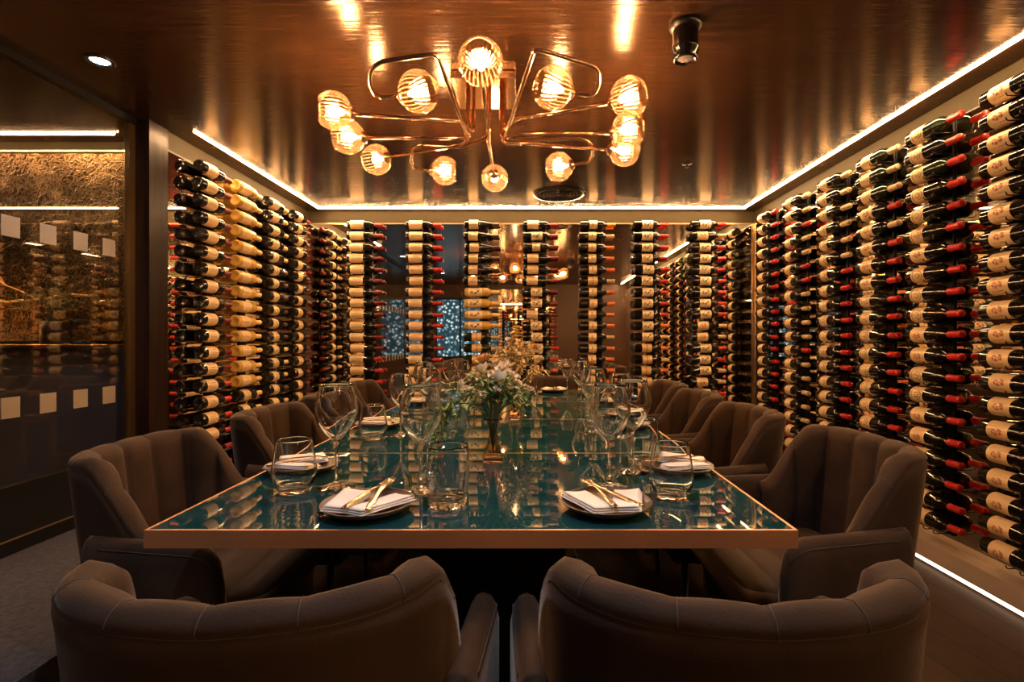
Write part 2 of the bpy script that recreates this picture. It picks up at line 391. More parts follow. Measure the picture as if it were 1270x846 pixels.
# ---- next room, seen through the partition
def patina():
    m = mat('antiqued_mirror', (.35,.24,.12), .28, .85); p = m.node_tree.nodes['Principled BSDF']
    tc = nd(m,'ShaderNodeTexCoord'); vo = nd(m,'ShaderNodeTexVoronoi', feature='DISTANCE_TO_EDGE'); vo.inputs['Scale'].default_value = 42
    no = nd(m,'ShaderNodeTexNoise'); no.inputs['Scale'].default_value = 2.2; no.inputs['Detail'].default_value = 6
    n2 = nd(m,'ShaderNodeTexNoise'); n2.inputs['Scale'].default_value = 16; n2.inputs['Detail'].default_value = 4
    mx = nd(m,'ShaderNodeMixRGB'); mx.inputs[0].default_value = .12
    ln(m,tc.outputs['Object'],n2.inputs['Vector']); ln(m,tc.outputs['Object'],mx.inputs[1]); ln(m,n2.outputs['Color'],mx.inputs[2])
    ln(m,mx.outputs[0],vo.inputs['Vector']); ln(m,tc.outputs['Object'],no.inputs['Vector'])
    r1 = nd(m,'ShaderNodeValToRGB'); r1.color_ramp.elements[0].position=.0; r1.color_ramp.elements[0].color=(.60,.42,.22,1); r1.color_ramp.elements[1].position=.16; r1.color_ramp.elements[1].color=(.22,.14,.06,1)
    r2 = nd(m,'ShaderNodeValToRGB'); r2.color_ramp.elements[0].position=.42; r2.color_ramp.elements[0].color=(.25,.2,.15,1); r2.color_ramp.elements[1].position=.62; r2.color_ramp.elements[1].color=(1,1,1,1)
    ln(m,vo.outputs['Distance'],r1.inputs[0]); ln(m,no.outputs[0],r2.inputs[0])
    mu = nd(m,'ShaderNodeMixRGB', blend_type='MULTIPLY'); mu.inputs[0].default_value=1; ln(m,r1.outputs[0],mu.inputs[1]); ln(m,r2.outputs[0],mu.inputs[2]); ln(m,mu.outputs[0],p.inputs['Base Color'])
    b = nd(m,'ShaderNodeBump'); b.inputs['Strength'].default_value=.8; b.inputs['Distance'].default_value=.006; ln(m,vo.outputs['Distance'],b.inputs['Height']); ln(m,b.outputs[0],p.inputs['Normal'])
    return m
M['patina'] = patina()
YN = 3.0
sbox('wall_beyond', -5.2, XL-.021, YN+.02, YN+.1, 0, CZ, m=M['olive'])
pm = tag(rbox('antiqued_panel', -5.19, -2.32, YN, YN+.019, 1.10, 2.205, 0, M['patina']), 'crackled gold antiqued mirror panel beyond the glass partition', 'wall panel')
M['slate'] = mat('slate_blue_lacquer', (.26,.24,.27), .2)
bar = tag(empty('bar_counter', (0,0,0)), 'dark slate bar counter with thin brass top beyond the glass partition', 'counter')
rbox('front_panel', -5.19, -2.32, 2.86, YN+.019, .0, 1.062, .003, M['slate'], parent=bar)
rbox('counter_top', -5.19, -2.32, 2.80, YN-.001, 1.063, 1.082, .003, M['gold_trim'], parent=bar)
sbox('trim_10', -5.19, -2.32, YN-.01, YN+.019, 2.206, 2.216, m=M['gold_trim'])
b = MB().box(-5.15, -2.36, 2.88, 2.90, CZ-.006, CZ+.001)
tag(link('led_strip', b.data('led_strip', M['led_next'], False)), 'light strip in the ceiling of the room beyond the partition', 'light strip', 'recessed light strips')
# added shaded lamp, out of frame, throwing warm light on the antiqued panel
lp_ = tag(empty('fill_lamp', (-3.62, 2.868, 1.0825)), 'added small shaded fill lamp on the bar counter beyond the partition, outside the view', 'lamp')
link('lamp_base', MB().add(*lathe([(0,0),(.07,0),(.07,.012),(.012,.02),(.010,.20),(0,.20)],24)).data('lamp_base', M['gold_trim']), lp_)
link('lamp_shade', MB().add(*lathe([(.11,.19),(.08,.34),(.079,.34),(.109,.19)],32)).data('lamp_shade', pane_mat('shade_cloth', (.2,.15,.1), .02, transl=.7, tcol=(1,.8,.5))), lp_)
link('bulb', MB().add(*lathe([(0,.20),(.02,.215),(.028,.245),(.018,.275),(0,.285)],16)).data('bulb', emis('fill_glow', (1,.58,.26), 120)), lp_)
# branch relief
br_ = MB()
def branch(p, d, L, r, depth):
    pts = [p]; q = Vector(p); dd = Vector(d).normalized()
    n = 6
    for i in range(n):
        dd = (dd + Vector((rnd.uniform(-.25,.25),0,rnd.uniform(-.25,.25)))).normalized(); q = q+dd*(L/n); pts.append(q.copy())
        if depth and i in (1,3,4):
            s = rnd.choice((-1,1)); a = s*rnd.uniform(.6,1.0)
            nd2 = Vector((dd.x*math.cos(a)-dd.z*math.sin(a),0,dd.x*math.sin(a)+dd.z*math.cos(a)))
            branch(q.copy(), nd2, L*.55, r*.55, depth-1)
    pts = [v for v in pts if -5.1 < v.x < -2.36 and 1.1 < v.z < 2.19]
    if len(pts) > 1: br_.add(*tube(pts, [r*(1-.6*i/len(pts)) for i in range(len(pts))], 6))
branch(Vector((-2.52,YN-.012,1.36)), (-1,0,.25), 1.1, .009, 3)
branch(Vector((-4.2,YN-.012,1.15)), (.6,0,1), 1.0, .008, 3)
branch(Vector((-3.2,YN-.012,2.15)), (.1,0,-1), .5, .005, 2)
tag(link('branch_relief', br_.data('branch_relief', M['gold_trim'])), 'gold bare branch relief across the crackled panel beyond the partition', 'wall decoration')

# ------------------------------------------------------------------ leaves / flowers helper
M['leaf'] = mat('leaf_green', (.07,.14,.03), .5); noise_into(M['leaf'], (1,1,1), (.07,.15,.035), (.22,.32,.09), nscale=18)
M['leaf_pale'] = mat('leaf_pale', (.30,.32,.16), .55)
M['leaf_dark'] = mat('leaf_dark', (.02,.045,.014), .45)
M['petal'] = mat('petal_cream', (.78,.66,.50), .6)
M['petal_rust'] = mat('petal_rust', (.50,.27,.12), .6)
M['dried'] = mat('dried_brown', (.50,.34,.15), .7)
M['stem'] = mat('stem_green', (.09,.12,.04), .6)
def leafgeo(mb, base, d, L, w, mi=0, curl=.3):
    d = Vector(d).normalized(); s = d.cross(Vector((rnd.uniform(-.4,.4),rnd.uniform(-.4,.4),1))).normalized(); u = s.cross(d).normalized()
    vs = []; n = 4
    for i in range(n+1):
        t = i/n; c = Vector(base)+d*(L*t) - u*(curl*L*t*t) ; ww = w*math.sin(PI*min(1,t*.93+.05))
        vs += [c-s*ww+u*ww*.3, c, c+s*ww+u*ww*.3]
    fs = []
    for i in range(n):
        for k in (0,1): a = i*3+k; fs.append((a,a+1,a+4,a+3))
    mb.add(vs, fs, mi)
def flowergeo(r, petals, layers=3):
    mb = MB()
    for l in range(layers):
        for k in range(petals):
            a = 2*PI*k/petals+l*.5; el = .25+.45*l
            d = Vector((math.cos(a)*math.cos(el), math.sin(a)*math.cos(el), math.sin(el)))
            leafgeo(mb, (0,0,0), d, r*(1-.2*l), r*.34, 0, -.35)
    return mb
def bouquet(name, loc, label, W, H, mats, nleaf, blooms, hang=0.0):
    """mats: foliage material list; blooms: list of (material, radius, count)"""
    root = tag(empty(name, loc), label, 'flowers', 'table flowers')
    f_ = MB(); st = MB()
    for k in range(44):
        a = rnd.uniform(0,2*PI); e = rnd.uniform(.1,1); top = Vector((math.cos(a)*W*.5*e, math.sin(a)*W*.5*e, H*rnd.uniform(.5,.95)*(1.05-.45*e)))
        mid = Vector((top.x*.25, top.y*.25, top.z*.45)); st.add(*tube([(0,0,-.085), mid*.6, mid, top], .0011, 5))
        for j in range(nleaf):
            t = rnd.uniform(.35,1.05); b0 = mid.lerp(top, t)
            d = Vector((rnd.uniform(-1,1)+top.x*3, rnd.uniform(-1,1)+top.y*3, rnd.uniform(-.5,.9)))
            leafgeo(f_, b0, d, rnd.uniform(.012,.034), rnd.uniform(.0025,.0065), rnd.randrange(len(mats)))
    if hang:
        for k in range(9):
            a = rnd.uniform(PI*.75, PI*1.2); x = math.cos(a)*W*.55; y = math.sin(a)*W*.4
            pts = [Vector((x*.2,y*.2,.05)), Vector((x*.7,y*.7,.07)), Vector((x, y, .02)), Vector((x*1.12, y*1.1, -hang*rnd.uniform(.3,1)))]
            st.add(*tube(pts, .001, 5))
            for j in range(16):
                b0 = cr(pts, rnd.uniform(.3,1)); leafgeo(f_, b0, (rnd.uniform(-1,1),rnd.uniform(-1,1),rnd.uniform(-1,.4)), rnd.uniform(.012,.03), .005, 0)
    link('foliage', f_.data('foliage', mats), root); link('stems', st.data('stems', M['stem']), root)
    for m_, r, cnt, pet in blooms:
        me = flowergeo(r, pet).data('blossom', m_)
        for k in range(cnt):
            a = rnd.uniform(0,2*PI); e = math.sqrt(rnd.uniform(.02,1))*.8
            z = H*(.98-.5*e)*rnd.uniform(.75,1.0)
            q = link('blossom', me, root, (math.cos(a)*W*.5*e, math.sin(a)*W*.5*e, z), (rnd.uniform(-.7,.7)+.5*math.sin(-a)*0-.5, rnd.uniform(-.7,.7), rnd.uniform(0,6)))
            q.scale = (rnd.uniform(.8,1.2),)*3
    return root

# vase and plant beyond the partition
vz = MB().add(*lathe([(0,0),(.06,0),(.065,.01),(.062,.13),(.058,.13),(.056,.02),(0,.015)], 28))
vv = link('vase', vz.data('vase', mat('dark_pot', (.05,.03,.02), .3)), None, (-2.68, 2.88, 1.0825)); tag(vv, 'dark cylinder vase of greenery on the counter beyond the partition', 'vase')
fg = bouquet('leafy_arrangement', (-2.68, 2.87, 1.21), 'dark green leafy arrangement in the vase beyond the glass partition', .58, .30, [M['leaf_dark'], M['leaf']], 9, [(M['petal'], .016, 8, 6)])
fg['group'] = 'greenery beyond the partition'; del fg['group']; fg['category'] = 'plant'; fg.scale = (1,.42,1)

# ------------------------------------------------------------------ ceiling fittings
def fitting_downlight(x, y, label, watts, cone=95):
    r = tag(empty('downlight', (x, y, CZ)), label, 'ceiling light', 'recessed downlights')
    L = bpy.data.lights.new('beam', 'SPOT'); L.energy = watts; L.color = (.62,.76,1.0); L.spot_size = math.radians(cone); L.spot_blend = .6; L.shadow_soft_size = .03
    lo = bpy.data.objects.new('beam', L); COL.objects.link(lo); lo.parent = r; lo.location = (0,0,-.012)
    link('rim', MB().add(*lathe([(.052,0),(.054,-.006),(.040,-.008),(.036,-.002),(.034,0)],32)).data('rim', M['black']), r)
    link('lamp', MB().add(*lathe([(.033,-.002),(0,-.003)],24)).data('lamp', M['downlight']), r)
fitting_downlight(-1.80, 2.136, 'small bright round recessed downlight in the ceiling at upper left', 5)
fitting_downlight(-.05, .66, 'added cool fill downlight above the near table end, outside the view', 14, 110)  # added unseen lamp: cool fill on front chair arms and rims
fitting_downlight(-1.55, .35, 'added cool fill downlight above the carpeted platform, outside the view', 5, 110)  # second added lamp, unseen: cool fill for the carpet and left side
def spot():
    r = tag(empty('ceiling_spotlight', (.568, 1.89, CZ)), 'black cylinder spotlight fixed to the ceiling right of the chandelier', 'ceiling light')
    link('base_plate', MB().add(*lathe([(0,-.0),(.056,-.0),(.058,-.012),(.05,-.022),(.0,-.022)],32)).data('base_plate', M['black']), r)
    link('housing', MB().add(*lathe([(.045,-.022),(.047,-.03),(.047,-.085),(.050,-.088),(.050,-.098),(.044,-.104),(.044,-.128),(.040,-.135),(.036,-.135),(.030,-.11),(0,-.105)],32)).data('housing', mat('spot_gloss_black',(.008,.007,.007),.12)), r)
    link('lens', MB().add(*lathe([(.033,-.125),(.02,-.132),(0,-.134)],24)).data('lens', mat('spot_lens',(.5,.45,.4),.05,.6)), r)
spot()
sp = tag(empty('sprinkler', (1.03, 3.39, CZ)), 'small round sprinkler head in the ceiling near the right wall', 'sprinkler')
link('escutcheon', MB().add(*lathe([(0,0),(.030,0),(.032,-.004),(.014,-.008),(0,-.008)],24)).data('escutcheon', M['blackmetal']), sp)
link('deflector', MB().add(*lathe([(0,-.008),(.006,-.008),(.006,-.026),(.015,-.027),(.015,-.029),(0,-.029)],18)).data('deflector', M['copper']), sp)
ve = tag(empty('ceiling_vent', (.218, 4.10, CZ)), 'round black slotted air vent in the ceiling near the back wall', 'vent')
link('frame', MB().add(*lathe([(.165,-.001),(.198,-.001),(.202,-.010),(.170,-.014),(.165,-.004)],48)).data('frame', M['blackmetal']), ve)
vb = MB()
for k in range(5):
    r0 = .03+.028*k; vb.add(*lathe([(r0,-.003),(r0+.012,-.012),(r0+.016,-.011),(r0+.004,-.002)],40))
for k in range(6):
    a = PI*k/6; vb.box(-.166,.166,-.003,.003,-.010,-.004, M4=Matrix.Rotation(a,4,'Z'))
link('blades', vb.data('blades', M['black']), ve)

# ------------------------------------------------------------------ chandelier
ZG = 2.01
def G(px, py, z=ZG):
    Y = 635*(z-EYE)/(421-py); return Vector(((px-659)*Y/635, Y, z))
ch = tag(empty('chandelier', (-.21, 2.36, CZ)), 'copper multi-arm chandelier with twelve ribbed glowing glass globes over the table', 'chandelier')
CO = Vector((-.21, 2.36, CZ))
def clink(name, me, par=ch, **k): 
    o = link(name, me, par, **k); return o
o = rbox('canopy', -.14,.14,-.15,.15,-.036,-.0005, .004, M['copper'], parent=ch)
RG = .074
def globe_data():
    pr = []
    a_open, a_neck = math.radians(40), math.radians(166)
    for i in range(23):
        a = a_open+(a_neck-a_open)*i/22; pr.append((RG*math.sin(a), RG*math.cos(a)))
    inner = [(r*.972, h*.972) for r, h in reversed(pr)]
    rib = lambda a, h: 1+.014*math.cos(30*a)
    vs, fs = lathe(pr+inner+[pr[0]], 120, fn=rib)
    return MB().add(vs, fs).data('lamp_globe', M['globe'])
gd = globe_data()
sd = MB().add(*lathe([(0,-.092),(.008,-.092),(.012,-.086),(.024,-.080),(.027,-.068),(.024,-.060),(.012,-.056),(.012,-.040),(.0,-.040)],28)).data('socket', M['copper'])
bd = MB().add(*lathe([(0,-.040),(.009,-.038),(.014,-.024),(.019,-.006),(.019,.004),(.015,.015),(.008,.021),(0,.023)],16)).data('bulb', M['bulb'])
# (globe pixel, arm pixel path from the socket inwards, name of drop rod)
rodL, rodR = Vector((-.27,2.30,ZG)), Vector((-.12,2.30,ZG)); rodM = Vector((-.195,2.30,ZG))
arms = [
 ((596,77),   [], 'M'),
 ((519,114),  [(488,121),(467,121),(459,106),(459,88),(470,77),(541,66)], 'L'),
 ((685.5,109),[(715,117),(736,119),(743,104),(742,84),(663,60)], 'R'),
 ((413.7,143),[(440,147),(570,155)], 'L'),
 ((430.7,166),[(453,167),(572,168)], 'L'),
 ((467,198),  [(486,194),(571,180)], 'L'),
 ((552,212),  [(533,211),(514,210),(510,200),(512,184),(520,180),(571,183)], 'M'),
 ((613.5,221),[], 'M'),
 ((693,207),  [(712,204),(729,202),(735,193),(735,180),(725,172),(674,174)], 'R'),
 ((780.4,127),[(755,134),(640,153)], 'R'),
 ((780,160),  [(757,164.6),(642,166)], 'R'),
 ((775,183),  [(752,182),(642,174)], 'R')]
for i, (g_, path, rod) in enumerate(arms):
    gp = G(*g_); pts = [G(*q) for q in path]
    dz = (0, .0, .0, .018, -.012, 0, 0, 0, 0, .02, .0, -.012)[i]
    rb = {'L': rodL, 'R': rodR, 'M': rodM}[rod] + Vector((rnd.uniform(-.018,.018), rnd.uniform(-.05,.05), 0))
    if not pts:
        s = 1 if gp.y < rb.y else -1; ax = Vector((gp.x-rb.x, gp.y-rb.y, 0)).normalized()
    else: ax = (gp-pts[0]); ax.z = 0; ax.normalize()
    gp.z += dz
    for q in pts: q.z += dz
    rb.z += dz
    sk = gp - ax*.090
    poly = [sk] + (pts[1:] if pts else []) + [rb, Vector((rb.x, rb.y, CZ-.03))]
    poly = [poly[0]] + [q for q, pq in zip(poly[1:], poly) if (q-pq).length > .012]
    pl = fillet([p_-CO for p_ in poly], .035)
    mb = MB().add(*tube(pl, .0074, 10))
    link('arm', mb.data('arm', M['copper']), ch)
    R = ax.to_track_quat('Z', 'Y').to_euler()
    gl_ = link('lamp_globe', gd, ch, gp-CO, R)
    link('socket', sd, gl_); link('bulb', bd, gl_)

# ------------------------------------------------------------------ wine bottles
def bottle_profiles(kind):
    if kind == 'claret':
        return [(0,.014),(.018,.008),(.030,0),(.0355,.003),(.0375,.011),(.0375,.184),(.0355,.197),(.029,.210),(.020,.219),(.0158,.228),(.0147,.242),(.0143,.288),(.0158,.290),(.0158,.298),(.013,.300),(0,.300)]
    return [(0,.014),(.018,.008),(.031,0),(.0375,.004),(.0395,.012),(.0395,.140),(.0375,.158),(.031,.184),(.023,.208),(.0175,.228),(.0148,.248),(.0143,.288),(.0158,.290),(.0158,.298),(.013,.300),(0,.300)]
def bs(p): return [(r*1.03, h*1.05) for r, h in p]
def body(kind, m): return MB().add(*lathe(bs(bottle_profiles(kind)), 22, 'x')).data('glass_body', m)
def capsule(m, start=.232): 
    pr = [(.0152,start),(.0153,.288),(.0166,.2895),(.0166,.2985),(.0155,.3008),(0,.3008)]
    if start < .236: pr[0] = (.0164, start)
    return MB().add(*lathe(bs(pr), 16, 'x')).data('capsule', m)
def label_d(m, x0, x1, r=.0378, half=1.9):
    n = 18; vs=[]; fs=[]; uv=[]; r *= 1.03; x0 *= 1.05; x1 *= 1.05
    for k in range(n+1):
        a = -half+2*half*k/n          # 0 -> faces -y (out from the wall)
        y, z = -r*math.cos(a), r*math.sin(a)
        vs += [(x0,y,z),(x1,y,z)]; v = .5+a/2.4; uv += [(0,v),(1,v)]
    for k in range(n): fs.append((2*k,2*k+1,2*k+3,2*k+2))
    return data('paper_label', vs, fs, m, True, uv)
BODY = {('claret','black'): body('claret', M['b_black']), ('claret','green'): body('claret', M['b_green']), ('claret','gold'): body('claret', M['b_gold']),
        ('burgundy','black'): body('burgundy', M['b_black']), ('burgundy','green'): body('burgundy', M['b_green'])}
CAPS = {k: capsule(M['c_'+k]) for k in ('red','wine','orange','cream','brown','gold')}
LAB = {('text',0): label_d(M['l_text'],.035,.128), ('text',1): label_d(M['l_text'],.030,.145), ('figure',0): label_d(M['l_figure'],.048,.140),
       ('arcs',0): label_d(M['l_arcs'],.042,.120), ('diagonal',0): label_d(M['l_diagonal'],.072,.165), ('mark',0): label_d(M['l_mark'],.078,.145),
       ('double',0): label_d(M['l_double'],.068,.150), ('text',2): label_d(M['l_text'],.042,.120,.0398), ('diagonal',1): label_d(M['l_diagonal'],.032,.150),
       ('text',3): label_d(M['l_text'],.050,.128), ('figure',1): label_d(M['l_figure'],.040,.128,.0378)}
CAPN = {'red':'red-capped','wine':'dark-red-capped','orange':'orange-capped','cream':'cream-capped','brown':'brown-capped','gold':'gold-capped'}
LABN = {'text':'plain cream label','figure':'red figure label','arcs':'banded cream label','diagonal':'diagonal scribble label','mark':'small centre-mark label','double':'two-tone label'}
ORD = ['top','second','third','fourth','fifth','sixth','seventh','eighth','ninth','tenth','eleventh','twelfth','thirteenth','fourteenth','fifteenth','sixteenth','seventeenth','eighteenth','nineteenth','lowest']
PITCH, ZTOP, ROWS = .1007, 2.138, 20
FR = .055     # distance of the bottle axis from the mirror
WALLS = {'back': (0, [-1.649,-1.123,-.601,-.075,.430,.914,1.428]), 'left': (PI/2, [3.02,3.39,3.79,4.20]),
         'right': (-PI/2, [4.41,3.94,3.47,3.05,2.65,2.215,1.83,1.42,1.01,.60])}
COLN = {'back': ['first column from left','second column from left','third column from left','fourth column from left','fifth column from left','sixth column from left','seventh column from left'],
        'left': ['nearest column','second nearest column','third nearest column','farthest column'],
        'right': ['farthest column','second farthest column','third farthest column','third nearest column','second nearest column','nearest column','column beside the viewer','column beside the viewer','column beside the viewer','column beside the viewer']}
def spec(w, c, r, d):
    """which bottle hangs in wall w, column c, row r, depth d: (shape, glass, capsule, label, variant)"""
    h = random.Random(f'{w}{c}{r}')
    if w == 'back':
        if c in (0,1): return ('claret','black','red' if c else ('wine' if r < 12 else 'red'),'text',1)
        if c == 2:
            if r < 6: return ('burgundy','black','brown','text',2)
            if r < 10: return ('claret','gold','gold','diagonal',1)
            return ('claret','green','cream' if r < 14 else 'brown','double',0)
        if c == 3: return ('claret','black','red' if r > 10 else 'wine', 'text' if r in (0,3,4,5,8) else 'diagonal' if r != 2 else 'mark', 0 if r not in (0,) else 0)
        if c == 4: return ('claret','black','cream' if r in (1,5,10) else 'orange','mark' if r != 5 else 'double',0)
        if c == 5: return ('claret','black','red' if r < 9 else ('orange' if r%2 else 'cream'), 'diagonal' if r < 11 else 'double',0)
        return ('claret','black','cream' if r in (1,9,10,13,14) else 'red','diagonal' if r not in (1,9,10,14) else 'figure',0)
    if w == 'left':
        if c == 0: return ('claret','black','wine' if r < 13 else 'red','text',0)
        if c == 1: return ('claret','gold','gold','text',0) if r < 14 else ('claret','black','gold','arcs',0)
        if c == 2: return ('claret','black','brown' if h.random()<.5 else 'gold','arcs' if r > 3 else 'text',0)
        if c == 3: return ('claret','black','wine','arcs',0)
        return ('claret','black','red','arcs' if r%3 else 'text',0)
    if c == 0: return ('claret','black','red','arcs',0)
    if c == 1: return ('claret','black','red' if r in (2,5,6,11) else 'cream','arcs',0)
    if c == 2: return ('claret','black','cream' if r < 6 else 'red','arcs',0)
    if c == 3: return ('claret','green' if r < 3 else 'black','cream' if r < 3 or r == 4 else ('red' if h.random()<.75 else 'cream'),'text' if r < 3 else ('figure' if r < 8 else 'arcs'),3 if r < 3 else 0)
    if c == 4: return ('claret','green' if r in (0,2) else 'black','red','arcs' if r in (0,1,2,3,4,5,7,8,9,12,13) else 'figure',0 if r in (0,1,2,3,4,5,7,8,9,12,13) else 1)
    if c == 5: return ('claret','black','red','figure',0)
    return ('claret','black','red' if c%2 else 'cream','text' if c == 7 else 'arcs',0)
def place(w, c, r, d):
    rot, cols = WALLS[w]; off = FR
    h = random.Random(f'p{w}{c}{r}{d}')
    j = h.uniform(-.006,.006); z = ZTOP-PITCH*r+h.uniform(-.0012,.0012); q = cols[c]
    if w == 'back': loc = (q+j, YB-off, z)
    elif w == 'left': loc = (-HW+off, q+j, z)
    else: loc = (HW-off, q+j, z)
    return loc, (h.uniform(-.16,.16), h.uniform(-.012,.012), rot+h.uniform(-.012,.012))
INDIV = None
#@INDIV
def is_individual(w, c, r, d):
    if INDIV is not None: return (w,c,r,d) in INDIV
    if d: return False
    if w == 'back': return r < 15
    if w == 'left': return r < 17
    return c < 6 and r < 20
mass = {}
def tone(b_): return {'black':'dark','green':'dark green','gold':'golden white wine'}[b_]
for w, (rot, cols) in WALLS.items():
    for c in range(len(cols)):
        for r in range(ROWS):
            if w == 'back' and r > 17: continue
            if w == 'right' and c == 5 and r == 19: pass
            for d in (0,):
                sh, gl_, cp_, lb, va = spec(w, c, r, d); loc, eu = place(w, c, r, d)
                if is_individual(w, c, r, d):
                    root = empty('wine_bottle', loc); root.rotation_euler = eu
                    side = f'{w} wall'
                    where = f"{ORD[r]}{' from top' if 0<r<19 else ''}"
                    if lb == 'text': L = f"{CAPN[cp_]} {tone(gl_)} bottle, {where} in {COLN[w][c]}, {side}"
                    else: L = f"{tone(gl_)} bottle, {LABN[lb]}, {where}, {COLN[w][c]}, {side}"
                    tag(root, L, 'wine bottle', 'wine bottles racked on the mirrored walls')
                    link('glass_body', BODY[sh, gl_], root); link('paper_label', LAB[lb, va], root); link('capsule', CAPS[cp_], root)
                else:
                    mm = Matrix.Translation(loc) @ __import__('mathutils').Euler(eu).to_matrix().to_4x4()
                    mass.setdefault((sh,gl_,cp_,lb,va), []).append(mm)
mb = MB(); mats_ = []
def mi_of(m):
    if m not in mats_: mats_.append(m)
    return mats_.index(m)
for (sh,gl_,cp_,lb,va), ms in mass.items():
    for me in (BODY[sh,gl_], LAB[lb,va], CAPS[cp_]):
        vs = [v.co.copy() for v in me.vertices]; fs = [tuple(p_.vertices) for p_ in me.polygons]
        uvs = None
        if me.uv_layers:
            uvs = [(0,0)]*len(vs)
            for lp, u_ in zip(me.loops, me.uv_layers[0].data): uvs[lp.vertex_index] = tuple(u_.uv)
        k_ = mi_of(me.materials[0])
        for mm in ms: mb.add(vs, fs, k_, mm, uvs)
tag(link('wine_bottles', mb.data('wine_bottles', mats_, True, True)), 'many more wine bottles racked behind and below the front ones', 'wine bottles', None, 'stuff')

# racks: a rail per column with a wire cradle per row
def cradle(depth):
    b = MB()
    b.add(*tube(fillet([(-.03,-depth,.014),(-.03,-depth+.006,0),(-.03,-.012,0),(.03,-.012,0),(.03,-depth+.006,0),(.03,-depth,.014)], .006, 3), .0026, 6))
    return b
crd = cradle(.100)
crd_d = crd.data('bottle_peg', M['blackmetal'])
for w, (rot, cols) in WALLS.items():
    for c, q in enumerate(cols):
        if w == 'right' and c > 6: continue
        ax_ = .175
        rows = 18 if w == 'back' else ROWS
        zb = ZTOP-PITCH*(rows-1)-.055
        if w == 'back': loc = (q+ax_, YB-.001, zb)
        elif w == 'left': loc = (-HW+.001, q+ax_, zb)
        else: loc = (HW-.001, q-ax_, zb)
        root = tag(empty('bottle_rack', loc, rot), f'slim black peg rail behind the {COLN[w][c]}, {w} wall', 'wine rack', 'wall wine racks')
        rbox('rail', -.036,.036,-.010,0,0, ZTOP+.05-zb, .003, M['blackmetal'], 1, root)
        for r in range(rows):
            link('bottle_peg', crd_d, root, (0,-.002, ZTOP-PITCH*r-zb-.0420))

# ------------------------------------------------------------------ table
TX0, TX1, TY0, TY1, TZ = -.731, .503, .965, 3.625, .75
tb = tag(empty('dining_table', ((TX0+TX1)/2, (TY0+TY1)/2, 0)), 'long dining table with glossy teal glass top and bronze edge', 'table')
def tl(x, y): return x-(TX0+TX1)/2, y-(TY0+TY1)/2
x0, y0 = tl(TX0, TY0); x1, y1 = tl(TX1, TY1)
eb = MB(); e = .006
eb.box(x0,x1,y0,y0+e,.716,TZ); eb.box(x0,x1,y1-e,y1,.716,TZ); eb.box(x0,x0+e,y0+e,y1-e,.716,TZ); eb.box(x1-e,x1,y0+e,y1-e,.716,TZ); eb.box(x0+e,x1-e,y0+e,y1-e,.716,.738)
link('table_edge', eb.data('table_edge', M['bronze'], False), tb)
ys = [TY0, 1.621, 2.310, 2.970, TY1]
for a, b_ in zip(ys, ys[1:]):
    _, ya = tl(0,a); _, yb = tl(0,b_)
    ya += e if a == TY0 else .002; yb -= e if b_ == TY1 else .002
    rbox('glass_panel', x0+e, x1-e, ya, yb, .738, TZ-.0003, 0, M['teal'], 1, tb)
    if b_ != TY1:
        link('inlay_strip', MB().box(x0+e, x1-e, yb, yb+.004, .738, TZ+.0002).data('inlay_strip', M['gold_trim'], False), tb)
for yy in (1.75, 2.85):
    _, yl = tl(0, yy)
    rbox('pedestal', -.22, .22, yl-.2, yl+.2, .03, .716, .01, M['black'], 2, tb)
    rbox('foot_plate', -.34, .34, yl-.3, yl+.3, 0, .03, .006, M['black'], 2, tb)

